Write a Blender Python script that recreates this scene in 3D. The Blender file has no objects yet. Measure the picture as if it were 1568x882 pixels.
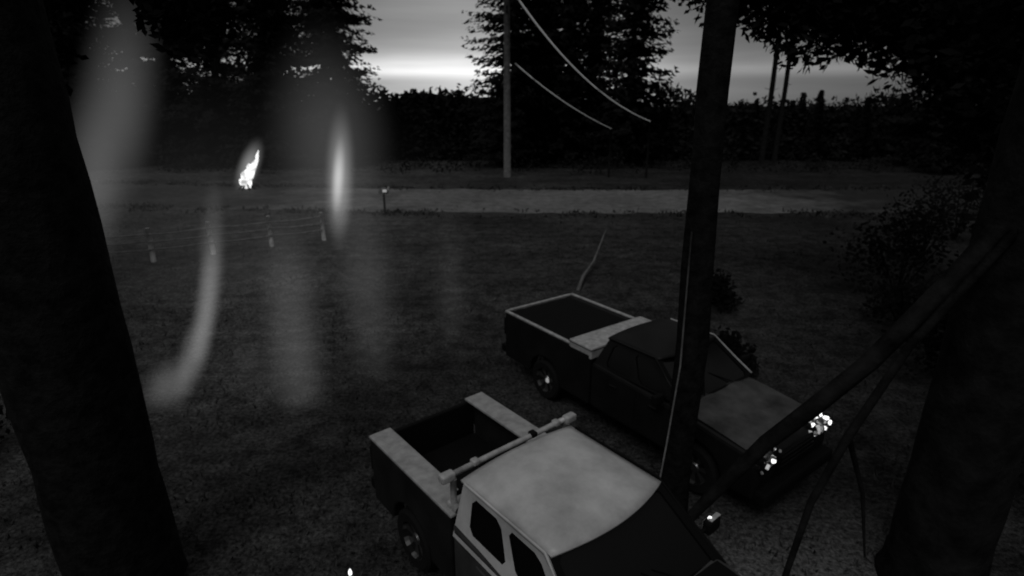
import bpy, bmesh, math, random
from mathutils import Vector, Matrix, noise
R = random.Random(7)
S = bpy.context.scene
S.view_settings.view_transform='Standard'
try: S.view_settings.look='None'
except: pass
S.view_settings.exposure=0

# ---------------------------------------------------------------- materials
def mat(name, g, rough=0.8, metal=0.0, var=0.0, scale=5.0, bump=0.0, spec=0.3, coord='Object', detail=4):
    m=bpy.data.materials.new(name); m.use_nodes=True
    nt=m.node_tree; b=nt.nodes['Principled BSDF']
    b.inputs['Base Color'].default_value=(g,g,g,1)
    b.inputs['Roughness'].default_value=rough
    b.inputs['Metallic'].default_value=metal
    b.inputs['Specular IOR Level'].default_value=spec
    if var>0 or bump>0:
        tc=nt.nodes.new('ShaderNodeTexCoord')
        n=nt.nodes.new('ShaderNodeTexNoise'); n.inputs['Scale'].default_value=scale; n.inputs['Detail'].default_value=detail
        n.inputs['Roughness'].default_value=0.65
        nt.links.new(tc.outputs[coord],n.inputs['Vector'])
        if var>0:
            r=nt.nodes.new('ShaderNodeMapRange')
            r.inputs['From Min'].default_value=.3; r.inputs['From Max'].default_value=.7
            r.inputs['To Min'].default_value=g*(1-var); r.inputs['To Max'].default_value=g*(1+var)
            nt.links.new(n.outputs['Fac'],r.inputs['Value']); nt.links.new(r.outputs['Result'],b.inputs['Base Color'])
        if bump>0:
            bp=nt.nodes.new('ShaderNodeBump'); bp.inputs['Strength'].default_value=bump; bp.inputs['Distance'].default_value=.05
            nt.links.new(n.outputs['Fac'],bp.inputs['Height']); nt.links.new(bp.outputs['Normal'],b.inputs['Normal'])
    return m
def emis(name,g,st):
    m=bpy.data.materials.new(name); m.use_nodes=True
    b=m.node_tree.nodes['Principled BSDF']; b.inputs['Base Color'].default_value=(g,g,g,1)
    b.inputs['Emission Color'].default_value=(1,1,1,1); b.inputs['Emission Strength'].default_value=st
    b.inputs['Roughness'].default_value=.2
    m.cycles.emission_sampling='NONE'
    return m

M_leaf=mat('needle_foliage',.012,.9,var=.5,scale=.8,spec=0,detail=2)
M_leaf2=mat('leaf_foliage',.014,.8,var=.6,scale=1.5,spec=0,detail=2)
M_leafnear=mat('dark_leaf',.008,.8,var=.5,scale=1.5,spec=0,detail=2)
M_bark=mat('bark',.022,.9,var=.6,scale=9,bump=.8,spec=.1)
M_barkd=mat('dark_bark',.009,.9,var=.7,scale=7,bump=.8,spec=.06)
M_barkr=mat('furrowed_bark',.010,.9,var=.8,scale=3,bump=1,spec=.06)
M_polewood=mat('weathered_pole_wood',.11,.9,var=.45,scale=4,bump=.3,spec=.1)
M_fence=mat('weathered_fence_wood',.36,.85,var=.5,scale=6,bump=.3,spec=.1)
M_branch=mat('dry_branch',.13,.85,var=.5,scale=6,bump=.3,spec=.1)
M_cable=mat('pale_cable',.9,.5)
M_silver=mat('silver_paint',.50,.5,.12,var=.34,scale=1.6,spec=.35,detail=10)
M_silver_side=mat('silver_paint_shaded',.05,.5,.1,var=.35,scale=3,spec=.3)  # silver paint darkened: shade of the unlit cab side put into the colour
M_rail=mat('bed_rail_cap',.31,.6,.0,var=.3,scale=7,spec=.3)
M_darkpaint=mat('dark_paint',.009,.5,.0,var=.3,scale=3,spec=.15)
M_bedside=mat('bed_side_shaded',.012,.6,.0,var=.4,scale=3,spec=.15)  # dark tone holds the shade of the unlit bed side
M_hood=mat('hood_dark_paint',.055,.5,.0,var=.6,scale=3,spec=.25)  # lighter, more mottled tone than the dark body paint
M_glass=mat('window_glass',.004,.12,spec=.2)
M_black=mat('black_plastic',.005,.8,spec=.1)
M_tire=mat('tyre_rubber',.010,.85,spec=.1)
M_rim=mat('wheel_alloy',.2,.3,.9)
M_alu=mat('aluminium',.42,.5,.2,var=.35,scale=9)
M_chrome=mat('chrome',.8,.12,1.0)
M_glint=emis('glint_glow',.6,1.6)  # self-lit, paints bright glints on small parts
M_glint_dim=emis('glint_glow_dim',.4,.25)  # weaker self-lit glint
M_white=mat('white_paint',.7,.5)

def newobj(name,me,parent=None,loc=(0,0,0),rot=(0,0,0)):
    o=bpy.data.objects.new(name,me); S.collection.objects.link(o)
    o.location=loc; o.rotation_euler=rot
    if parent: o.parent=parent
    return o
def empty(name,loc=(0,0,0),rot=(0,0,0)):
    return newobj(name,None,None,loc,rot)
def mesh(name,vs,fs,mats,idx=None,smooth=False):
    me=bpy.data.meshes.new(name); me.from_pydata(vs,[],fs)
    for m in mats: me.materials.append(m)
    if idx: me.polygons.foreach_set('material_index',idx)
    if smooth: me.polygons.foreach_set('use_smooth',[True]*len(fs))
    me.update(); return me
def bevel(o,w=.02,seg=2):
    md=o.modifiers.new('bevel','BEVEL'); md.width=w; md.segments=seg; md.limit_method='ANGLE'; md.angle_limit=math.radians(40)
def box(name,c,s,m,parent=None,bv=.01,rot=(0,0,0)):
    x,y,z=s[0]/2,s[1]/2,s[2]/2
    vs=[(a*x,b*y,d*z) for a in(-1,1) for b in(-1,1) for d in(-1,1)]
    fs=[(0,1,3,2),(4,6,7,5),(0,4,5,1),(2,3,7,6),(0,2,6,4),(1,5,7,3)]
    o=newobj(name,mesh(name,vs,fs,[m]),parent,c,rot)
    if bv: bevel(o,bv)
    return o
def prism(name,prof,y0,y1,m,parent=None,bv=.02):
    n=len(prof)
    vs=[(x,y0,z) for x,z in prof]+[(x,y1,z) for x,z in prof]
    fs=[tuple(range(n)),tuple(range(2*n-1,n-1,-1))]+[(i,i+n,(i+1)%n+n,(i+1)%n) for i in range(n)]
    o=newobj(name,mesh(name,vs,fs,[m]),parent)
    bm=bmesh.new(); bm.from_mesh(o.data); bmesh.ops.recalc_face_normals(bm,faces=bm.faces); bm.to_mesh(o.data); bm.free()
    if bv: bevel(o,bv)
    return o
def tubegeo(vs,fs,pts,rads,n=8,wob=0):
    base=len(vs); P=[Vector(p) for p in pts]
    for i,p in enumerate(P):
        t=(P[min(i+1,len(P)-1)]-P[max(i-1,0)]).normalized()
        a=Vector((1,0,0)) if abs(t.x)<.8 else Vector((0,1,0))
        u=t.cross(a).normalized(); w=t.cross(u)
        for k in range(n):
            an=2*math.pi*k/n
            r=rads[i]*(1+wob*noise.noise(Vector((math.cos(an)*2,math.sin(an)*2,i*.6+base*.01))))
            vs.append(tuple(p+(u*math.cos(an)+w*math.sin(an))*r))
    for i in range(len(P)-1):
        for k in range(n):
            fs.append((base+i*n+k,base+i*n+(k+1)%n,base+(i+1)*n+(k+1)%n,base+(i+1)*n+k))
    fs.append(tuple(base+k for k in range(n))); fs.append(tuple(base+(len(P)-1)*n+k for k in range(n-1,-1,-1)))
def tube(name,pts,rads,m,parent=None,n=8,wob=0):
    vs,fs=[],[]; tubegeo(vs,fs,pts,rads,n,wob)
    return newobj(name,mesh(name,vs,fs,[m],smooth=True),parent)

# ---------------------------------------------------------------- world
w=bpy.data.worlds.new('World'); S.world=w; w.use_nodes=True
w.cycles.sampling_method='MANUAL'; w.cycles.sample_map_resolution=256
nt=w.node_tree; bg=nt.nodes['Background']
sky=nt.nodes.new('ShaderNodeTexSky'); sky.sky_type='NISHITA'; sky.sun_disc=False
sky.sun_elevation=math.radians(3); sky.sun_rotation=math.radians(0)
bw=nt.nodes.new('ShaderNodeRGBToBW'); nt.links.new(sky.outputs['Color'],bw.inputs['Color'])
mul0=nt.nodes.new('ShaderNodeMath'); mul0.operation='MULTIPLY'; mul0.inputs[1].default_value=.016
nt.links.new(bw.outputs['Val'],mul0.inputs[0])
tc=nt.nodes.new('ShaderNodeTexCoord'); sp=nt.nodes.new('ShaderNodeSeparateXYZ'); nt.links.new(tc.outputs['Generated'],sp.inputs[0])
mp=nt.nodes.new('ShaderNodeMapping'); mp.inputs['Scale'].default_value=(2,2,26); nt.links.new(tc.outputs['Generated'],mp.inputs['Vector'])
nz=nt.nodes.new('ShaderNodeTexNoise'); nz.inputs['Scale'].default_value=1.6; nz.inputs['Detail'].default_value=4; nt.links.new(mp.outputs[0],nz.inputs['Vector'])
cl=nt.nodes.new('ShaderNodeMapRange'); cl.inputs['From Min'].default_value=.3; cl.inputs['From Max'].default_value=.7; cl.inputs['To Min'].default_value=.7; cl.inputs['To Max'].default_value=1.3
nt.links.new(nz.outputs['Fac'],cl.inputs['Value'])
ramp=nt.nodes.new('ShaderNodeValToRGB'); cr=ramp.color_ramp
pts=[(0,.2),(.034,.22),(.048,.60),(.058,.50),(.078,.2),(.12,.09),(.35,.12),(1,.27)]
cr.elements[0].position=0; cr.elements[0].color=(pts[0][1],)*3+(1,)
cr.elements[1].position=1; cr.elements[1].color=(pts[-1][1],)*3+(1,)
for p,v in pts[1:-1]:
    e=cr.elements.new(p); e.color=(v,v,v,1)
nt.links.new(sp.outputs['Z'],ramp.inputs['Fac'])
ax=nt.nodes.new('ShaderNodeMath'); ax.operation='ABSOLUTE'
ad=nt.nodes.new('ShaderNodeMath'); ad.operation='ADD'; ad.inputs[1].default_value=.14
nt.links.new(sp.outputs['X'],ad.inputs[0]); nt.links.new(ad.outputs[0],ax.inputs[0])
az=nt.nodes.new('ShaderNodeMapRange'); az.inputs['From Min'].default_value=.05; az.inputs['From Max'].default_value=.46; az.inputs['To Min'].default_value=1.0; az.inputs['To Max'].default_value=.26
nt.links.new(ax.outputs[0],az.inputs['Value'])
m1=nt.nodes.new('ShaderNodeMath'); m1.operation='MULTIPLY'; nt.links.new(ramp.outputs['Color'],m1.inputs[0]); nt.links.new(az.outputs[0],m1.inputs[1])
up=nt.nodes.new('ShaderNodeMapRange'); up.inputs['From Min'].default_value=.3; up.inputs['From Max'].default_value=.7; nt.links.new(sp.outputs['Z'],up.inputs['Value'])
mx=nt.nodes.new('ShaderNodeMix'); mx.data_type='FLOAT'; nt.links.new(up.outputs[0],mx.inputs[0]); nt.links.new(m1.outputs[0],mx.inputs[2]); nt.links.new(ramp.outputs['Color'],mx.inputs[3])
m2=nt.nodes.new('ShaderNodeMath'); m2.operation='MULTIPLY'; nt.links.new(mx.outputs[0],m2.inputs[0]); nt.links.new(cl.outputs[0],m2.inputs[1])
m3=nt.nodes.new('ShaderNodeMath'); m3.operation='ADD'; nt.links.new(m2.outputs[0],m3.inputs[0]); nt.links.new(mul0.outputs[0],m3.inputs[1])
nt.links.new(m3.outputs[0],bg.inputs['Color']); bg.inputs['Strength'].default_value=1.0

sl=bpy.data.lights.new('sun','SUN'); sl.energy=.5; sl.angle=math.radians(20); sl.color=(1,1,1)
so=newobj('sun',sl,None,(0,0,30)); so.rotation_euler=(math.radians(38),0,math.radians(-25))

# ---------------------------------------------------------------- ground
gm=mat('grass_ground',.03,.95,spec=.05)
nt=gm.node_tree; b=nt.nodes['Principled BSDF']
tc=nt.nodes.new('ShaderNodeTexCoord')
def N(scale,det=6,vec=None,rough=.6):
    n=nt.nodes.new('ShaderNodeTexNoise'); n.inputs['Scale'].default_value=scale; n.inputs['Detail'].default_value=det; n.inputs['Roughness'].default_value=rough
    nt.links.new(vec or tc.outputs['Object'],n.inputs['Vector']); return n
def MR(src,a,b_,c,d):
    r=nt.nodes.new('ShaderNodeMapRange'); r.inputs['From Min'].default_value=a; r.inputs['From Max'].default_value=b_; r.inputs['To Min'].default_value=c; r.inputs['To Max'].default_value=d
    nt.links.new(src,r.inputs['Value']); return r.outputs[0]
def MU(a,b_,op='MULTIPLY'):
    r=nt.nodes.new('ShaderNodeMath'); r.operation=op
    for i,x in enumerate((a,b_)):
        if isinstance(x,(int,float)): r.inputs[i].default_value=x
        else: nt.links.new(x,r.inputs[i])
    return r.outputs[0]
big=MR(N(.22,3).outputs['Fac'],.35,.65,.7,1.3)
mid=MR(N(2.2,5,rough=.8).outputs['Fac'],.38,.62,.5,1.5)
fine=MR(N(16,4,rough=.8).outputs['Fac'],.35,.65,.2,2.0)
mpp=nt.nodes.new('ShaderNodeMapping'); mpp.inputs['Scale'].default_value=(.2,1.0,1); mpp.inputs['Rotation'].default_value=(0,0,math.radians(-14)); nt.links.new(tc.outputs['Object'],mpp.inputs['Vector'])
rows=MR(N(.9,5,mpp.outputs[0],.7).outputs['Fac'],.35,.65,.72,1.28)
sx=nt.nodes.new('ShaderNodeSeparateXYZ'); nt.links.new(tc.outputs['Object'],sx.inputs[0])
vd=nt.nodes.new('ShaderNodeVectorMath'); vd.operation='DISTANCE'; vd.inputs[1].default_value=(3.4,4.4,0); nt.links.new(tc.outputs['Object'],vd.inputs[0])
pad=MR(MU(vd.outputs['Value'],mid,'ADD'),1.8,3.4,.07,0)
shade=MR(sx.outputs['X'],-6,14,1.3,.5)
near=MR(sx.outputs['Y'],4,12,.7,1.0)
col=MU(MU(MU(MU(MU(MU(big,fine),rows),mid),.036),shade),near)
col=MU(col,MU(pad,fine),'ADD')
nt.links.new(col,b.inputs['Base Color'])
bp=nt.nodes.new('ShaderNodeBump'); bp.inputs['Strength'].default_value=.9; bp.inputs['Distance'].default_value=.08
nt.links.new(N(14,3).outputs['Fac'],bp.inputs['Height']); nt.links.new(bp.outputs['Normal'],b.inputs['Normal'])
vs=[];fs=[]
xs=[-600,-200,-80]+[-40+2*i for i in range(41)]+[80,200,600]
ys=[-60,-20]+[-4+1.5*i for i in range(40)]+[70,100,300,900]
def gz(x,y):
    if -40<=x<=40 and -4<=y<=56: return .10*noise.noise(Vector((x*.12,y*.12,3))) *(0 if (y>24 and y<40) else 1)*min(1,max(0,abs(y-7)-4)/4)
    return 0
for y in ys:
    for x in xs: vs.append((x,y,gz(x,y)))
nx=len(xs)
for j in range(len(ys)-1):
    for i in range(nx-1): fs.append((j*nx+i,j*nx+i+1,(j+1)*nx+i+1,(j+1)*nx+i))
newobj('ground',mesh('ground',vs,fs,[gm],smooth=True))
# road
rm=mat('road_surface',.062,.9,bump=.3,scale=1.5,spec=.1)
nt=rm.node_tree; b=nt.nodes['Principled BSDF']; tc=nt.nodes.new('ShaderNodeTexCoord')
sx=nt.nodes.new('ShaderNodeSeparateXYZ'); nt.links.new(tc.outputs['Object'],sx.inputs[0])
g1=MR(N(1.8,6,rough=.8).outputs['Fac'],.3,.7,.5,1.5)
g2=MR(N(.25,3).outputs['Fac'],.35,.65,.85,1.15)
right_shade=MR(MU(sx.outputs['X'],MR(N(.6,4).outputs['Fac'],.3,.7,-3,3),'ADD'),11,20,.135,.022)  # shade painted into the road colour towards its right end
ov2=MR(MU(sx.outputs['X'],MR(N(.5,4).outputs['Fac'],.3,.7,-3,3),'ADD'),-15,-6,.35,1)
nt.links.new(MU(MU(MU(g1,g2),right_shade),ov2),b.inputs['Base Color'])
vs=[];fs=[]
n=240
for i in range(n+1):
    x=-60+120*i/n
    cy=31.6+ .0028*(x-6)**2*(1 if x<6 else .4)
    hw=3.9
    for k,o_ in enumerate((-hw,-hw*.35,hw*.35,hw)):
        vs.append((x,cy+o_+ .5*noise.noise(Vector((x*.5,k,1)))+.3*noise.noise(Vector((x*2.1,k,5))),.012 if k in(0,3) else .05))
for i in range(n):
    for k in range(3): fs.append((i*4+k,(i+1)*4+k,(i+1)*4+k+1,i*4+k+1))
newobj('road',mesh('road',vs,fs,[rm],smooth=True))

# grass
vs=[];fs=[]
def blade(x,y,h,d,le):
    a=R.random()*6.28; z0=gz(x,y)
    bx,by=math.cos(a)*d,math.sin(a)*d; lx,ly=R.uniform(-le,le),R.uniform(-le,le)
    k=len(vs); vs.extend([(x-bx,y-by,z0-.01),(x+bx,y+by,z0-.01),(x+lx,y+ly,z0+h)]); fs.append((k,k+1,k+2))
for i in range(26000):
    y=2.5+ (R.random()**1.2)*26; x=R.uniform(-1.05,.9)*(y+1.5)
    if noise.noise(Vector((x*.7,y*.7,0)))<-.12: continue
    blade(x,y,R.uniform(.03,.13),R.uniform(.01,.025),.06)
for i in range(7000):
    x=R.uniform(-32,32); cy=31.6+ .0028*(x-6)**2*(1 if x<6 else .4)
    y=cy+R.choice((-1,1))*(3.9+R.gauss(.35,.5))
    if noise.noise(Vector((x*.6,y*.6,4)))<-.05: continue
    blade(x,y,R.uniform(.06,.2),R.uniform(.04,.1),.15)
newobj('grass',mesh('grass',vs,fs,[mat('grass_blades',.042,.9,var=.7,scale=1.2,spec=.05)]))

# ---------------------------------------------------------------- trees
def spruce_mesh(name,H,Rad,seed,z0=.6,ex=.6,levels=46,dens=1.0,big=1.0):
    r=random.Random(seed); vs=[];fs=[];idx=[]
    tubegeo(vs,fs,[(0,0,0),(0,0,H*.3),(.1,0,H*.6),(0,0,H)],[H*.012,H*.010,H*.007,.02],8)
    idx=[1]*len(fs)
    for l in range(levels):
        f=(l+r.random()*.6)/levels; z=z0+(H-z0)*f
        L0=Rad*(1-f)**ex
        nb=int(r.randint(8,11)*dens)
        for b_ in range(nb):
            a=r.random()*6.283; L=L0*r.uniform(.55,1.08)
            if r.random()<.1: L*=1.2
            dx,dy=math.cos(a),math.sin(a); droop=r.uniform(.12,.40)
            nseg=max(4,int(L*3.6))
            for s in range(nseg):
                t=(s+r.random())/nseg
                rr=L*t; zz=z-droop*rr+ .09*L*t*t*2.0
                wd=.12+.55*(1-t)*r.random()+ .12
                for q in range(2):
                    ox=r.uniform(-wd,wd); ln=r.uniform(.4,.85)*(1.15-.65*t)*big
                    px=dx*rr-dy*ox; py=dy*rr+dx*ox; pz=zz+r.uniform(-.25,.12)
                    aa=a+r.uniform(-.9,.9)
                    ex_=math.cos(aa)*ln; ey=math.sin(aa)*ln; ez=-r.uniform(.1,.6)*ln*1.3
                    hw=r.uniform(.12,.28)*(1.3-.7*t)*big
                    k=len(vs)
                    vs+=[(px+dy*hw,py-dx*hw,pz+r.uniform(-.05,.12)),(px-dy*hw,py+dx*hw,pz-r.uniform(0,.25)),(px+ex_,py+ey,pz+ez)]
                    fs.append((k,k+1,k+2)); idx.append(0)
    return mesh(name,vs,fs,[M_leaf,M_bark],idx)
SP=[spruce_mesh('spruce_a',31,5.0,1,ex=.5,levels=62,dens=1.15),spruce_mesh('spruce_b',27,4.5,2,ex=.55,levels=54,dens=1.15),spruce_mesh('spruce_c',14,2.7,3,z0=.3,ex=.7,levels=44,dens=1.1,big=.7)]
def place(name,me,x,y,s=1,rz=None,sz=1):
    o=newobj(name,me,None,(x,y,-.05),(0,0,R.random()*6.28 if rz is None else rz)); o.scale=(s,s,s*sz); return o
for (x,y,k,s) in [(.2,50,0,.95),(5.2,53,0,1.0),(10.3,51,1,1.0),(3,58,1,1.1),(8,58,0,1),(2.6,55,0,1),
                  (-14.9,50,0,.95),(-20,49,1,1.05),(-25,50,0,1),(-30,52,0,1.05),(-35,48,1,1.1),(-18,57,0,1),(-23,57,0,1),
                  (-40.5,53,0,1.1),(-44,58,0,1.1),(-37,59,0,1.1),(-47,52,0,1),(-53,46,1,1),
                  (37.5,50,0,1.0),(43,47,1,1.1),(48,44,0,1),(54,50,0,1.1),(60,44,1,1.1),(33.5,44,2,.8)]:
    place('spruce_tree',SP[k],x,y,s)
def bare(x,y,h,r0):
    vs,fs=[],[]
    tubegeo(vs,fs,[(0,0,-.1),(.05,0,h*.4),(-.05,0,h*.8),(0,.0,h)],[r0,r0*.9,r0*.8,.1],7)
    for i in range(22):
        z=R.uniform(h*.3,h*.95); a=R.random()*6.28; L=R.uniform(.4,1.0)
        tubegeo(vs,fs,[(0,0,z),(math.cos(a)*L,math.sin(a)*L,z+R.uniform(-.3,.2))],[.04,.01],4)
    newobj('pine_tree',mesh('pine_tree',vs,fs,[M_barkd],smooth=True),None,(x,y,0))
bare(22.9,52,17,.24); bare(24.3,52.5,17,.22)

def leafcloud(vs,fs,c,rad,n,r,size=(.06,.15),shell=.55,cut=-.22):
    c=Vector(c)
    for i in range(n):
        d=Vector((r.gauss(0,1),r.gauss(0,1),r.gauss(0,1))).normalized()
        q=(shell+(1-shell)*r.random())*(1+.35*noise.noise(d*2.2+c))
        if noise.noise(Vector((d.x*rad[0],d.y*rad[1],d.z*rad[2]))*1.6+c)<cut: continue
        p=c+Vector((d.x*rad[0]*q,d.y*rad[1]*q,d.z*rad[2]*q))
        s=r.uniform(*size); u=Vector((r.gauss(0,1),r.gauss(0,1),r.gauss(0,1))).normalized(); v=u.orthogonal().normalized()
        k=len(vs)
        vs+=[tuple(p-u*s),tuple(p+v*s*.55),tuple(p+u*s),tuple(p-v*s*.55)]
        fs.append((k,k+1,k+2,k+3))
r=random.Random(11); vs=[];fs=[]
x=-62
while x<64:
    hgt=6.4+1.3*noise.noise(Vector((x*.25,0,0)))
    if 18<x<34: hgt=5.6+.5*noise.noise(Vector((x*.5,0,0)))
    y0=56+2*noise.noise(Vector((x*.3,4,0)))
    for z in (1.2,3.0,hgt-1.3):
        leafcloud(vs,fs,(x,y0-(1.0 if z<2 else 0),z),(1.9,1.3,1.5),240,r,(.16,.42),.3)
    x+=1.9
newobj('distant_undergrowth',mesh('distant_undergrowth',vs,fs,[M_leaf2]))
for i in range(14):
    place('spruce_tree',SP[2],R.uniform(15,34),R.uniform(53,57),R.uniform(.30,.48))
for x in(-11,-9.3,-7,-5.2): place('spruce_tree',SP[2],x,56,R.uniform(.42,.5))
vs=[];fs=[]
n=200
for i in range(n+1):
    x=-160+320*i/n
    h=4.6+1.0*noise.noise(Vector((x*.15,0,0)))+.7*noise.noise(Vector((x*1.1,3,0)))
    if -12<x<0: h+=1.4
    vs+=[(x,60,-.2),(x,61,h),(x,90,h*.8)]
for i in range(n):
    a=i*3; fs+=[(a,a+3,a+4,a+1),(a+1,a+4,a+5,a+2)]
newobj('hills',mesh('hills',vs,fs,[M_leaf2]))
vs=[];fs=[]
for i in range(110):
    x=R.uniform(-42,42); y=R.uniform(43.5,50)
    leafcloud(vs,fs,(x,y,.4),(R.uniform(.6,1.4),.8,R.uniform(.4,1.3)),60,R,(.06,.18),.2)
newobj('roadside_scrub',mesh('roadside_scrub',vs,fs,[M_leaf2]))

def lerp(a,b,t): return a+(b-a)*t
def broadleaf(name,trunkpts,trunkr,clumps,seed,leafmat=M_leafnear,size=(.06,.14),limbs=(),bark=M_barkd,cut=-.22,wob=.22):
    r=random.Random(seed); vs=[];fs=[]
    o0=Vector((trunkpts[0][0],trunkpts[0][1],0))
    P=[];Q=[]
    for i in range(len(trunkpts)-1):
        for k in range(6):
            t=k/6; P.append(tuple(Vector(trunkpts[i]).lerp(Vector(trunkpts[i+1]),t))); Q.append(lerp(trunkr[i],trunkr[i+1],t))
    P.append(trunkpts[-1]); Q.append(trunkr[-1])
    tubegeo(vs,fs,P,Q,24,wob)
    for pts_,rr in limbs: tubegeo(vs,fs,pts_,rr,9,.3)
    top=Vector(trunkpts[-1])
    for c,rad,n_ in clumps:
        cc=Vector(c); mid=(top+cc)/2+Vector((0,0,.3))
        tubegeo(vs,fs,[tuple(top-Vector((0,0,.3))),tuple(mid),tuple(cc)],[.09,.06,.02],6,.2)
    nb=len(fs)
    idx=[1]*nb
    for c,rad,n_ in clumps: leafcloud(vs,fs,c,rad,n_,r,size,.1,cut)
    idx+= [0]*(len(fs)-len(idx))
    vs=[tuple(Vector(v)-o0) for v in vs]
    me=mesh(name,vs,fs,[leafmat,bark],idx)
    me.polygons.foreach_set('use_smooth',[i<nb for i in range(len(fs))])
    return newobj(name,me,None,o0)
broadleaf('oak_tree',[(4.80,5.0,-.1),(4.80,5.0,.5),(4.82,5.05,2.5),(4.85,5.1,5),(4.85,5.1,8),(4.8,5.2,10)],[.52,.46,.42,.40,.34,.2],
  [((5.6,7.0,8.6),(1.6,1.3,1.0),1300),((6.3,7.6,6.4),(1.0,1.2,1.2),1300),((7.0,7.2,4.6),(1.0,1.2,1.6),1400)],21,bark=M_barkr,wob=.1,
  limbs=[([(4.7,5.0,4.5),(4.2,5.0,3.75),(3.55,5.0,2.85),(3.1,5.05,2.3),(2.7,5.1,1.84),(2.25,5.15,1.15),(1.85,5.2,.5)],[.11,.09,.09,.085,.08,.07,.05]),
         ([(4.6,4.9,4.3),(3.75,4.8,3.1),(3.3,4.7,2.2),(3.0,4.6,1.49),(2.75,4.4,.6),(2.7,4.3,.0)],[.05,.04,.04,.035,.03,.025]),
         ([(3.3,4.7,2.2),(3.5,4.6,1.6),(3.6,4.5,.9)],[.03,.02,.01])])
broadleaf('maple_tree',[(13,14,-.1),(13,14,3),(12.8,14,7),(12.6,14,9)],[.4,.33,.28,.18],
  [((3.9,13.4,8.4),(1.3,1.0,1.1),4000),((5.3,13.2,7.95),(1.5,1.0,1.3),5200),((6.9,13.0,7.4),(1.6,1.1,1.35),5600),((8.5,12.8,7.1),(1.6,1.2,1.6),5600),
   ((10.0,12.6,6.4),(1.5,1.3,1.9),5200),((11.4,12.6,5.2),(1.6,1.4,1.9),3600),((12.4,12.4,3.0),(1.5,1.5,2.0),2600),((11.0,12.0,8.4),(2.2,1.4,1.6),3600),((7.6,13.2,9.2),(3.2,1.4,1.0),3600)],22,size=(.07,.16),cut=-.7)
vs,fs=[],[]
zz=[-.1,.3]+[.9*i for i in range(1,14)]
tubegeo(vs,fs,[(.03*math.sin(z*.9),.02*math.cos(z),z) for z in zz],[.22,.19]+[.175-.004*z for z in zz[2:]],18,.28)
newobj('pine_tree',mesh('pine_tree',vs,fs,[M_barkd],smooth=True),None,(2.05,5.9,0))
broadleaf('oak_tree',[(-4.42,5.0,-.1),(-4.41,5.0,.4),(-4.40,5.0,2.5),(-4.42,5.0,5),(-4.45,5.1,7),(-4.2,5.6,8.6)],[.58,.54,.53,.52,.42,.25],
  [((-3.2,6.0,6.5),(.50,.5,.85),3000),((-2.6,6.3,6.9),(.5,.5,.75),1800),((-3.5,5.9,7.6),(.8,.6,.6),1200),((-1.8,6.6,7.25),(.55,.5,.75),1500),((-4.75,5.8,5.9),(.4,.5,.8),900)],23,size=(.03,.08),cut=-.6,wob=.08,
  limbs=[([(-4.4,5.1,6.6),(-3.6,5.8,7.1),(-2.2,6.4,7.6)],[.14,.1,.04])])
place('spruce_tree',SP[2],-14.6,13.6,.9); place('spruce_tree',SP[2],-16.6,15.6,1.0)
def shrub(x,y,rad,h,seed,n=1800):
    r=random.Random(seed); vs=[];fs=[]
    for k in range(5):
        leafcloud(vs,fs,(r.uniform(-.5,.5)*rad,r.uniform(-.5,.5)*rad,h*r.uniform(.35,.6)),(rad*.6,rad*.6,h*.45),n//5,r,(.04,.1),.2)
        tubegeo(vs,fs,[(0,0,0),(r.uniform(-.4,.4)*rad,r.uniform(-.4,.4)*rad,h*.7)],[.03,.01],5)
    newobj('shrub',mesh('shrub',vs,fs,[M_leafnear]),None,(x,y,0))
for (x,y,a,h,s) in [(-10.6,9.8,1.3,1.9,31),(-8.9,7.4,1.0,1.2,32),(5.6,14.2,.8,1.0,33),(4.4,10.4,.7,.9,34),(7.4,6.6,1.2,1.8,35),(9,9.5,1.6,2.2,36),(6.2,4.2,.9,1.3,37),
                    (11,15,1.8,2.6,38),(14.5,19,2.2,3.0,39),(9.5,12.5,1.4,1.7,40),(18,22,2.4,3.2,41),(12.5,11,1.6,2.6,42)]: shrub(x,y,a,h,s)

# ---------------------------------------------------------------- power pole and wires
up_=empty('utility_pole',(-.35,42,0))
tube('shaft',[(0,0,-.2),(0,0,7),(0,0,14)],[.27,.24,.2],M_polewood,up_,12)
box('crossarm',(0,-.24,12.9),(2.4,.12,.14),M_polewood,up_)
for dx in(-1,-.4,.4,1): tube('insulator',[(dx,-.24,12.97),(dx,-.24,13.06),(dx,-.24,13.16)],[.05,.07,.03],M_white,up_)
box('brace',(.0,-.25,11.3),(.12,.16,.5),M_black,up_)
def cat(a,b,sag,n=24):
    a=Vector(a);b=Vector(b); return [tuple(a.lerp(b,t/n)-Vector((0,0,sag*4*(t/n)*(1-t/n)))) for t in range(n+1)]
pw=empty('power_line')
p=cat((.2,41.7,12.2),(10.0,41.8,4.0),1.15); tube('upper_wire',p,[.075-.05*i/(len(p)-1) for i in range(len(p))],M_cable,pw,6)
p=cat((.2,41.7,7.9),(7.2,41.8,3.5),.35); tube('lower_wire',p,[.045-.03*i/(len(p)-1) for i in range(len(p))],M_cable,pw,6)
tube('service_post',[(10.0,41.9,-.1),(10.0,41.9,4.1)],[.1,.08],M_barkd,pw,8); tube('service_post_short',[(7.2,41.9,-.1),(7.2,41.9,3.6)],[.1,.08],M_barkd,pw,8)

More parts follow.
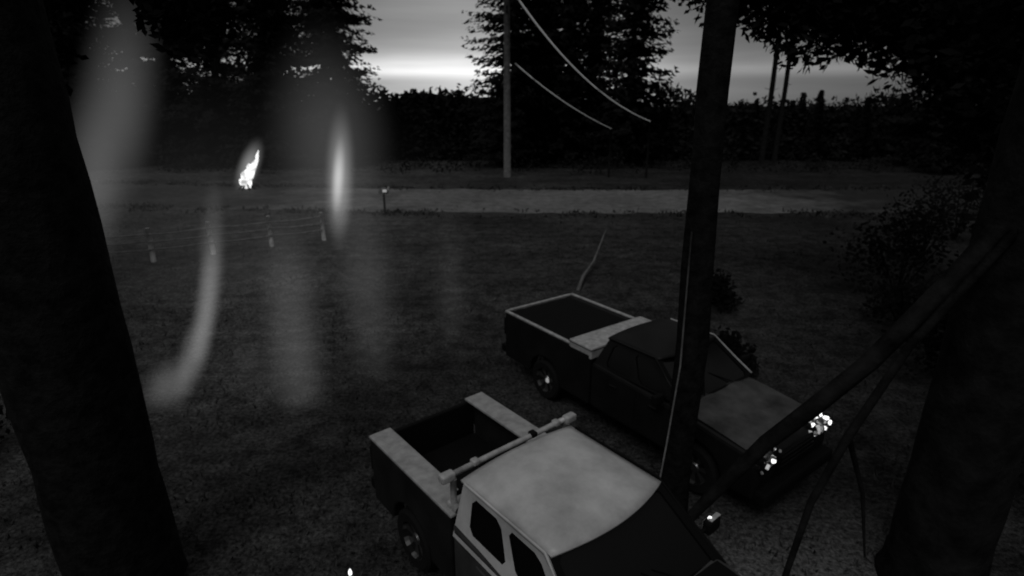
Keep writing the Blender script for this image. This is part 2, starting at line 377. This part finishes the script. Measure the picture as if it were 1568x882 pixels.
# ---------------------------------------------------------------- fence
fe=empty('wooden_fence')
fp=[(-16.2,17.6),(-14.3,18.3),(-12.6,18.8),(-11.0,19.8),(-9.3,20.9),(-7.6,21.9)]
for i,(x,y) in enumerate(fp):
    h=1.15+R.uniform(-.05,.08)
    tube('post_%d'%i,[(x,y,-.1),(x+R.uniform(-.03,.03),y,h)],[.085,.075],M_fence,fe,8)
for i in range(len(fp)-1):
    a,b_=fp[i],fp[i+1]
    for z in(.45,.72,.98):
        tube('rail',[(a[0],a[1]-.1,z+R.uniform(-.03,.03)),((a[0]+b_[0])/2,(a[1]+b_[1])/2-.1,z-.03),(b_[0],b_[1]-.1,z+R.uniform(-.03,.03))],[.034,.028,.034],M_branch,fe,6)
mb=empty('mailbox',(-6.3,27.3,0))
tube('post',[(0,0,-.1),(0,0,1.05)],[.06,.05],M_barkd,mb)
prof=[(-.2,1.05),(.2,1.05),(.2,1.2),(.13,1.29),(0,1.32),(-.13,1.29),(-.2,1.2)]
prism('box',prof,-.2,.25,mat('mailbox_metal',.10,.5),mb,.01)
box('flag',(.24,0,1.3),(.03,.2,.14),M_white,mb,.004)
box('mailbox_glint',(.1,-.225,1.22),(.2,.02,.12),M_glint_dim,mb,.004)

# ---------------------------------------------------------------- bonfire
bf=empty('bonfire',(-16.9,35.6,0))
for i in range(7):
    a=i*.9; tube('log_%d'%i,[(math.cos(a)*.5,math.sin(a)*.5,.04),(math.cos(a)*.08,math.sin(a)*.08,.45)],[.06,.04],M_barkd,bf,7)
fm=bpy.data.materials.new('flame'); fm.use_nodes=True; nt=fm.node_tree; b=nt.nodes['Principled BSDF']; fm.cycles.emission_sampling='NONE'
b.inputs['Emission Color'].default_value=(1,1,1,1); b.inputs['Base Color'].default_value=(0,0,0,1)
tc=nt.nodes.new('ShaderNodeTexCoord'); nn=nt.nodes.new('ShaderNodeTexNoise'); nn.inputs['Scale'].default_value=2.5; nt.links.new(tc.outputs['Object'],nn.inputs['Vector'])
mr=nt.nodes.new('ShaderNodeMapRange'); mr.inputs['From Min'].default_value=.35; mr.inputs['From Max'].default_value=.6; mr.inputs['To Min'].default_value=.4; mr.inputs['To Max'].default_value=1.4
nt.links.new(nn.outputs['Fac'],mr.inputs['Value']); nt.links.new(mr.outputs[0],b.inputs['Emission Strength'])
for i,(dx,h,r0,ln) in enumerate([(-.15,1.5,.26,.55),(.12,2.3,.11,1.0),(-.25,1.0,.2,.25),(.05,1.9,.13,.85)]):
    pts_=[(dx+ln*(t/8)**1.2+.07*math.sin(t*1.3+i),0,.15+h*t/8) for t in range(9)]
    rr=[r0*math.sin(math.pi*min(1,(t+1.3)/9.6))**.8*(1+.3*math.sin(t*2+i))+.01 for t in range(9)]
    tube('flame_%d'%i,pts_,rr,fm,bf,10,.4)

# ---------------------------------------------------------------- pickup trucks
def wheel(parent,x,y,rad=.37,sgn=1,rimmat=M_rim):
    vs=[];fs=[];idx=[]
    prof=[(-.11,rad*.62),(-.12,rad*.9),(-.09,rad),(.09,rad),(.12,rad*.9),(.11,rad*.62),(.06,rad*.58),(.05,rad*.2),(.07,rad*.16),(.07,0.001)]
    n=28
    for k in range(n):
        a=2*math.pi*k/n
        for (yy,rr) in prof: vs.append((math.cos(a)*rr,yy*sgn,math.sin(a)*rr))
    m=len(prof)
    for k in range(n):
        k2=(k+1)%n
        for j in range(m-1):
            fs.append((k*m+j,k*m+j+1,k2*m+j+1,k2*m+j))
            idx.append(0 if j<5 else (1 if (j in(7,8) or k%4<2) else 0))
    newobj('wheel',mesh('wheel',vs,fs,[M_tire,rimmat],idx),parent,(x,y,rad))
def grid_face(vs,fs,idx,c00,c10,c11,c01,S_,T_,glass,inset,fm_=0):
    C=[Vector(c) for c in(c00,c10,c11,c01)]
    def P(s,t): return C[0].lerp(C[1],s).lerp(C[3].lerp(C[2],s),t)
    nrm=(C[1]-C[0]).cross(C[3]-C[0]).normalized()
    for i in range(len(S_)-1):
        for j in range(len(T_)-1):
            q=[P(S_[i],T_[j]),P(S_[i+1],T_[j]),P(S_[i+1],T_[j+1]),P(S_[i],T_[j+1])]
            k=len(vs)
            if (i,j) in glass:
                oct_=[]
                for a in range(4):
                    p0=q[a]; pn=q[(a+1)%4]; pp=q[a-1]
                    oct_.append(p0+(pp-p0).normalized()*min(.06,(pp-p0).length*.3)); oct_.append(p0+(pn-p0).normalized()*min(.06,(pn-p0).length*.3))
                vs+= [tuple(v) for v in q]
                vs+= [tuple(v) for v in oct_]
                vs+= [tuple(v-nrm*inset) for v in oct_]
                for a in range(4):
                    fs.append((k+a,k+4+2*a+1,k+4+2*a)); idx.append(fm_)
                for a in range(8):
                    fs.append((k+4+a,k+4+(a+1)%8,k+12+(a+1)%8,k+12+a)); idx.append(2)
                fs.append(tuple(k+12+a for a in range(8))); idx.append(1)
            else:
                vs+=[tuple(v) for v in q]; fs.append((k,k+1,k+2,k+3)); idx.append(fm_)
def arch(x0,x1,zb,wheels,r):
    pts_=[(x0,zb)]
    for wx in wheels:
        pts_.append((wx-r,zb))
        for k in range(1,10):
            a=math.pi-math.pi*k/10; pts_.append((wx+r*math.cos(a),zb+.0+r*math.sin(a)*.98))
        pts_.append((wx+r,zb))
    pts_.append((x1,zb)); return pts_
def pickup(name,loc,rz,L,hw,bed,roof0,roof1,ws,roofz,railz,belt,railw,railmat,bodymat,bedmat,roofmat,hoodmat,ex):
    T=empty(name,(loc[0],loc[1],0),(0,0,rz))
    wr,wf=bed*.5+.05,L-.92
    zb=.42
    for sg,nm in((1,'bed_side_left'),(-1,'bed_side_right')):
        prof=arch(0.04,bed,zb,[wr],.44)+[(bed,railz),(0.04,railz)]
        y0,y1=(hw-.16,hw) if sg>0 else (-hw,-hw+.16)
        prism(nm,prof,y0,y1,bedmat,T,.025)
        box('rail_cap',(bed/2+.02,sg*(hw-railw/2),railz+.022),(bed+.0,railw,.04),railmat,T,.012)
    box('bed_floor',(bed/2,0,.72),(bed-.1,2*hw-.34,.05),M_black,T)
    box('bed_front_wall',(bed-.03,0,(railz+.7)/2),(.06,2*hw-.34,railz-.72),M_black,T)
    box('tailgate',(.02,0,.95),(.07,2*hw-.34,railz-.66),M_black,T,.02)
    box('rear_bumper',(-.1,0,.52),(.16,2*hw-.1,.16),M_black,T,.03)
    prof=arch(bed+.03,L,zb,[wf],.44)+[(L+.02,.72),(L-.02,belt-.3),(L-.16,belt-.18),(ws+.1,belt-.08),(bed+.03,belt)]
    prism('cab_body',prof,-hw,hw,bodymat,T,.05)
    vs=[];fs=[];n=12
    for i in range(n+1):
        for j in range(n+1):
            s=i/n;t=j/n*2-1
            x=lerp(ws-.02,L-.12,s)-.10*abs(t)**2.5*s; y=t*(hw-.07)
            z=lerp(belt-.06,belt-.165,s**1.5)+.05*(1-t**4)*(1-.5*s**3)+(.015 if .3<abs(t)<.62 else 0)
            vs.append((x,y,z))
    for i in range(n):
        for j in range(n): fs.append((i*(n+1)+j,(i+1)*(n+1)+j,(i+1)*(n+1)+j+1,i*(n+1)+j+1))
    newobj('hood',mesh('hood',vs,fs,[hoodmat],smooth=True),T)
    skirt=ex.get('skirt',0)
    b0,b1=bed+.06,ws+.04; bh=hw-.04+(.05 if skirt else 0); th=hw-ex.get('tumble',.19)
    zb2,zt=belt-.01-skirt,roofz-.03
    vs=[];fs=[];idx=[]
    BL=[(b0,bh,zb2),(b1,bh,zb2),(roof1,th,zt),(roof0,th,zt)]
    BR=[(x,-y,z) for x,y,z in BL]
    SS=[0,.13,.46,.54,.86,1]; TT=[0,ex.get('sill',.06),.87,1]
    grid_face(vs,fs,idx,BR[0],BR[1],BR[2],BR[3],SS,TT,{(1,1),(3,1)},.02)
    SL=[1-s for s in SS[::-1]]
    grid_face(vs,fs,idx,BL[1],BL[0],BL[3],BL[2],SL,TT,{(1,1),(3,1)},.02)
    grid_face(vs,fs,idx,BR[1],BL[1],BL[2],BR[2],[0,.05,.95,1],[0,.04,.96,1],{(1,1)},.015,2)
    grid_face(vs,fs,idx,BL[0],BR[0],BR[3],BL[3],[0,.09,.91,1],[0,.15,.88,1],{(1,1)},.015)
    newobj('cab_pillars_and_windows',mesh('cab',vs,fs,[ex.get('pillar',roofmat),M_glass,M_black],idx),T)
    vs=[];fs=[];n=18
    for i in range(n+1):
        for j in range(n+1):
            s=i/n;t=j/n*2-1; s2=2*s-1
            x=lerp(roof0-.03,roof1+.03,s)+ (.13*(1-t*t)*s - .05*(1-t*t)*(1-s))
            y=t*(th+.02)*(1-.03*s)
            z=zt+.005+.075*(1-abs(t)**3.2)*(1-abs(s2)**4)+.02*(1-t**2)
            vs.append((x,y,z))
    for i in range(n):
        for j in range(n): fs.append((i*(n+1)+j,(i+1)*(n+1)+j,(i+1)*(n+1)+j+1,i*(n+1)+j+1))
    o=newobj('roof',mesh('roof',vs,fs,[roofmat],smooth=True),T)
    md=o.modifiers.new('solid','SOLIDIFY'); md.thickness=.03; md.offset=-1
    for sg in(1,-1):
        tube('roof_drip_rail',[(roof0+.05,sg*(th+.025),zt+.01),(roof1-.02,sg*(th+.02),zt+.012),(lerp(roof1,b1,.5),sg*(lerp(th,bh,.5)+.012),lerp(zt,zb2,.5)),(b1-.02,sg*(bh+.01),zb2+.02)],[.016]*4,ex.get('drip_left' if sg>0 else 'drip',roofmat),T,6)
        mx_=ws-.28
        tube('mirror_arm',[(mx_,sg*(hw-.06),belt+.02),(mx_+.03,sg*(hw+.1),belt+.06)],[.02,.02],M_black,T,6)
        box('mirror_housing',(mx_+.04,sg*(hw+.17),belt+.07),(.09,.2,.15),M_black,T,.03)
        box('mirror_glass',(mx_-.012,sg*(hw+.17),belt+.07),(.008,.16,.11),ex.get('mglass',M_chrome),T,0)
        box('door_handle',(bed+.55,sg*(hw+.015),belt-.22),(.16,.03,.03),bodymat,T,.008)
        box('door_handle_front',(bed+1.35,sg*(hw+.015),belt-.22),(.16,.03,.03),bodymat,T,.008)
        box('door_seam',(bed+1.0,sg*(hw+.001),(belt+zb)/2-.05),(.012,.006,belt-zb-.36),M_black,T,0)
        box('headlight_housing',(L-.06,sg*(hw-.24),belt-.30),(.2,.42,.22),M_black,T,.05)
        box('tail_light',(-.005,sg*(hw-.07),railz-.3),(.05,.12,.36),M_darkpaint,T,.02)
        wheel(T,wr,sg*(hw-.12),.38,sg); wheel(T,wf,sg*(hw-.12),.38,sg)
    box('grille',(L+.02,0,belt-.38),(.06,2*hw-.9,.22),M_black,T,.02)
    for k in range(3): box('grille_bar',(L+.055,0,belt-.45+.07*k),(.02,2*hw-.96,.018),M_darkpaint,T,.004)
    box('front_bumper',(L+.07,0,.5),(.2,2*hw-.02,.2),M_black,T,.05)
    for sg in(1,-1): tube('wiper',[(ws+.02,sg*.35,belt+.02),(ws-.22,sg*.05,belt+.16)],[.01,.008],M_black,T,5)
    return T

h1=math.radians(-50.5)
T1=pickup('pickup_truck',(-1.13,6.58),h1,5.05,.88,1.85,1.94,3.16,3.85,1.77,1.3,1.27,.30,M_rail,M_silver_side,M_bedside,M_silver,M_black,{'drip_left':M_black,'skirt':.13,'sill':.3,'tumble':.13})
for sg in(1,-1):
    tube('rack_post',[(1.78,sg*.78,1.33),(1.82,sg*.8,1.72)],[.035,.035],M_alu,T1,8)
    tube('rack_foot',[(1.72,sg*.78,1.36),(1.88,sg*.78,1.36)],[.05,.05],M_alu,T1,8)
    box('rack_end',(1.8,sg*.86,1.76),(.1,.16,.09),M_alu,T1,.02)
tube('rack_bar',[(1.78,-.92,1.74),(1.78,-.3,1.75),(1.78,.3,1.75),(1.78,.93,1.76)],[.032]*4,M_alu,T1,10)
tube('rack_bar_low',[(1.79,-.78,1.5),(1.79,.78,1.5)],[.025]*2,M_black,T1,8)
for y in(-.5,.3,.66): box('rack_clamp',(1.78,y,1.765),(.09,.08,.06),M_alu if y!=.3 else M_black,T1,.015)
box('mirror_trim',(3.62,1.06,1.43),(.05,.16,.012),M_alu,T1,.004)
tube('mirror_glint',[(3.6,1.02,1.42),(3.6,1.02,1.44)],[.025,.015],M_glint,T1,8)
tube('fender_trim',[(4.0,.9,1.12),(4.35,.9,1.08)],[.015,.015],M_alu,T1,6)

h2=math.radians(-53.8)
T2=pickup('pickup_truck',(.57,10.84),h2,5.48,.90,2.45,2.7,3.65,4.25,1.72,1.35,1.23,.06,M_alu,M_darkpaint,M_darkpaint,M_darkpaint,M_hood,{'drip_left':M_alu,'mglass':M_black})
box('toolbox',(2.2,0,1.36),(.55,1.80,.2),M_alu,T2,.02)
box('toolbox_lid_seam',(2.2,0,1.42),(.558,1.808,.012),M_black,T2,0)
box('rear_rail_cap',(.03,0,1.372),(.06,1.66,.035),M_alu,T2,.01)
box('tonneau_cover',(1.0,0,1.33),(1.86,1.64,.03),M_black,T2,.01)
box('tail_glint',(-.035,-.83,1.15),(.012,.05,.05),M_glint,T2,.004)
tube('hub_glint',[(1.38,-.905,.42),(1.38,-.925,.42)],[.05,.03],M_glint_dim,T2,8)
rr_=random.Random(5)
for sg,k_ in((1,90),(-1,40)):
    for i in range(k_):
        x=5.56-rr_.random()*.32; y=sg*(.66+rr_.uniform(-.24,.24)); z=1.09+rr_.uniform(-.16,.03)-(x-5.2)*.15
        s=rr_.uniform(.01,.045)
        pool=(M_chrome,M_alu,M_glint,M_glint,M_glint_dim,M_glint_dim) if sg>0 else (M_chrome,M_alu,M_alu,M_glint_dim,M_black,M_black)
        box('headlamp_facet',(x,y,z),(s,s*1.6,s),pool[rr_.randrange(6)],T2,.003,(rr_.random()*2,rr_.random()*2,rr_.random()*2))  # the glowing facets paint glints on the headlamps
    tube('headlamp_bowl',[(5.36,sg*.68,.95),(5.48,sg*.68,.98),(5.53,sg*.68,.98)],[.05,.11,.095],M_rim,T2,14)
tube('headlamp_glint',[(5.55,-.68,1.0),(5.58,-.68,1.01)],[.035,.025],M_glint,T2,10)  # self-lit stub painting a glint on the headlamp

tube('fallen_branch',[(1.9,15.3,.05),(2.2,16.4,.2),(2.7,17.7,.3),(3.5,20.3,.8)],[.05,.05,.04,.02],M_branch,None,7,.5)
tube('cable',[(1.9,5.75,4.0),(1.88,5.6,2.5),(1.75,5.4,1.6),(1.62,5.2,.9)],[.010]*4,M_branch)
e=empty('glint_stake',(-1.85,4.98,0))  # added stake whose glowing tip paints a small glint
tube('glint_stake_stem',[(0,0,-.05),(0,0,.18)],[.01,.01],M_black,e,6)
tube('glint_stake_tip',[(0,0,.18),(0,0,.21),(0,0,.25)],[.02,.022,.01],M_glint,e,8)
# ---------------------------------------------------------------- self-lit volumes painting window-glass reflections and haze
mi=empty('window_reflections')
def sphere_mesh():
    me=bpy.data.meshes.new('glow_blob'); bm=bmesh.new(); bmesh.ops.create_uvsphere(bm,u_segments=20,v_segments=14,radius=1); bm.to_mesh(me); bm.free(); return me
def glow_blob(c,sc,ty,e,i):
    me=sphere_mesh(); m=bpy.data.materials.new('reflection_glow_%d'%i); m.use_nodes=True; nt=m.node_tree; nt.nodes.clear()
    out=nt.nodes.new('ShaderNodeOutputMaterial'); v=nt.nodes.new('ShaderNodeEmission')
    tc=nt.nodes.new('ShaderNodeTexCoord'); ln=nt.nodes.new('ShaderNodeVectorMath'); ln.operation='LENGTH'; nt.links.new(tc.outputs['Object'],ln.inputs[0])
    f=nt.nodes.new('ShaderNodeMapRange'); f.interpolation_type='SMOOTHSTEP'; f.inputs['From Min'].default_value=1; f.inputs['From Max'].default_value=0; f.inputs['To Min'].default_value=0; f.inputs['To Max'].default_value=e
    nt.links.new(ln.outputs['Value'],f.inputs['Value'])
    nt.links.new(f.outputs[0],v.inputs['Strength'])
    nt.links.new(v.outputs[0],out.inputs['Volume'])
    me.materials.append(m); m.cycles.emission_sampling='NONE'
    o=newobj('glow_blob_%d'%i,me,mi,c,(0,ty,0)); o.scale=sc
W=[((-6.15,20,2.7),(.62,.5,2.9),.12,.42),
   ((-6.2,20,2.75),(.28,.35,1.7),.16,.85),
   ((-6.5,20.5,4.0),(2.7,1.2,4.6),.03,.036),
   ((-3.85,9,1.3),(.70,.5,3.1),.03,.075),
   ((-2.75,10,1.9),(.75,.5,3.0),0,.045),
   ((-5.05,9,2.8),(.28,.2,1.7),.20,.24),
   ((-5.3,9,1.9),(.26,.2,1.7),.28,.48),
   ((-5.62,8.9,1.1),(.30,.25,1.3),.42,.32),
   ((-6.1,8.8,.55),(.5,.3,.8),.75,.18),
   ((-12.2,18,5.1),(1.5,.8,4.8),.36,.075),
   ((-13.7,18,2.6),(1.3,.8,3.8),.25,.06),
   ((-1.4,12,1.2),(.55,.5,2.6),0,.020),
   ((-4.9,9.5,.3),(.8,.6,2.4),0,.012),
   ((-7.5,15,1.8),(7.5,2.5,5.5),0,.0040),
   ((-16.5,35.4,1.5),(.8,.6,2.2),.5,.35)]  # last entry: painted glow around the bonfire
for i,(c,sc,ty,e) in enumerate(W): glow_blob(c,sc,ty,e,i)

# ---------------------------------------------------------------- camera
cam=bpy.data.cameras.new('camera'); co=newobj('camera',cam,None,(0,0,5.3),(math.radians(90-18.5),0,0))
cam.sensor_width=36; cam.lens=19.5; cam.clip_end=3000; cam.clip_start=.05
cam.dof.use_dof=True; cam.dof.focus_distance=2.2
cam.dof.aperture_fstop=(cam.lens/1000)/.009
S.camera=co
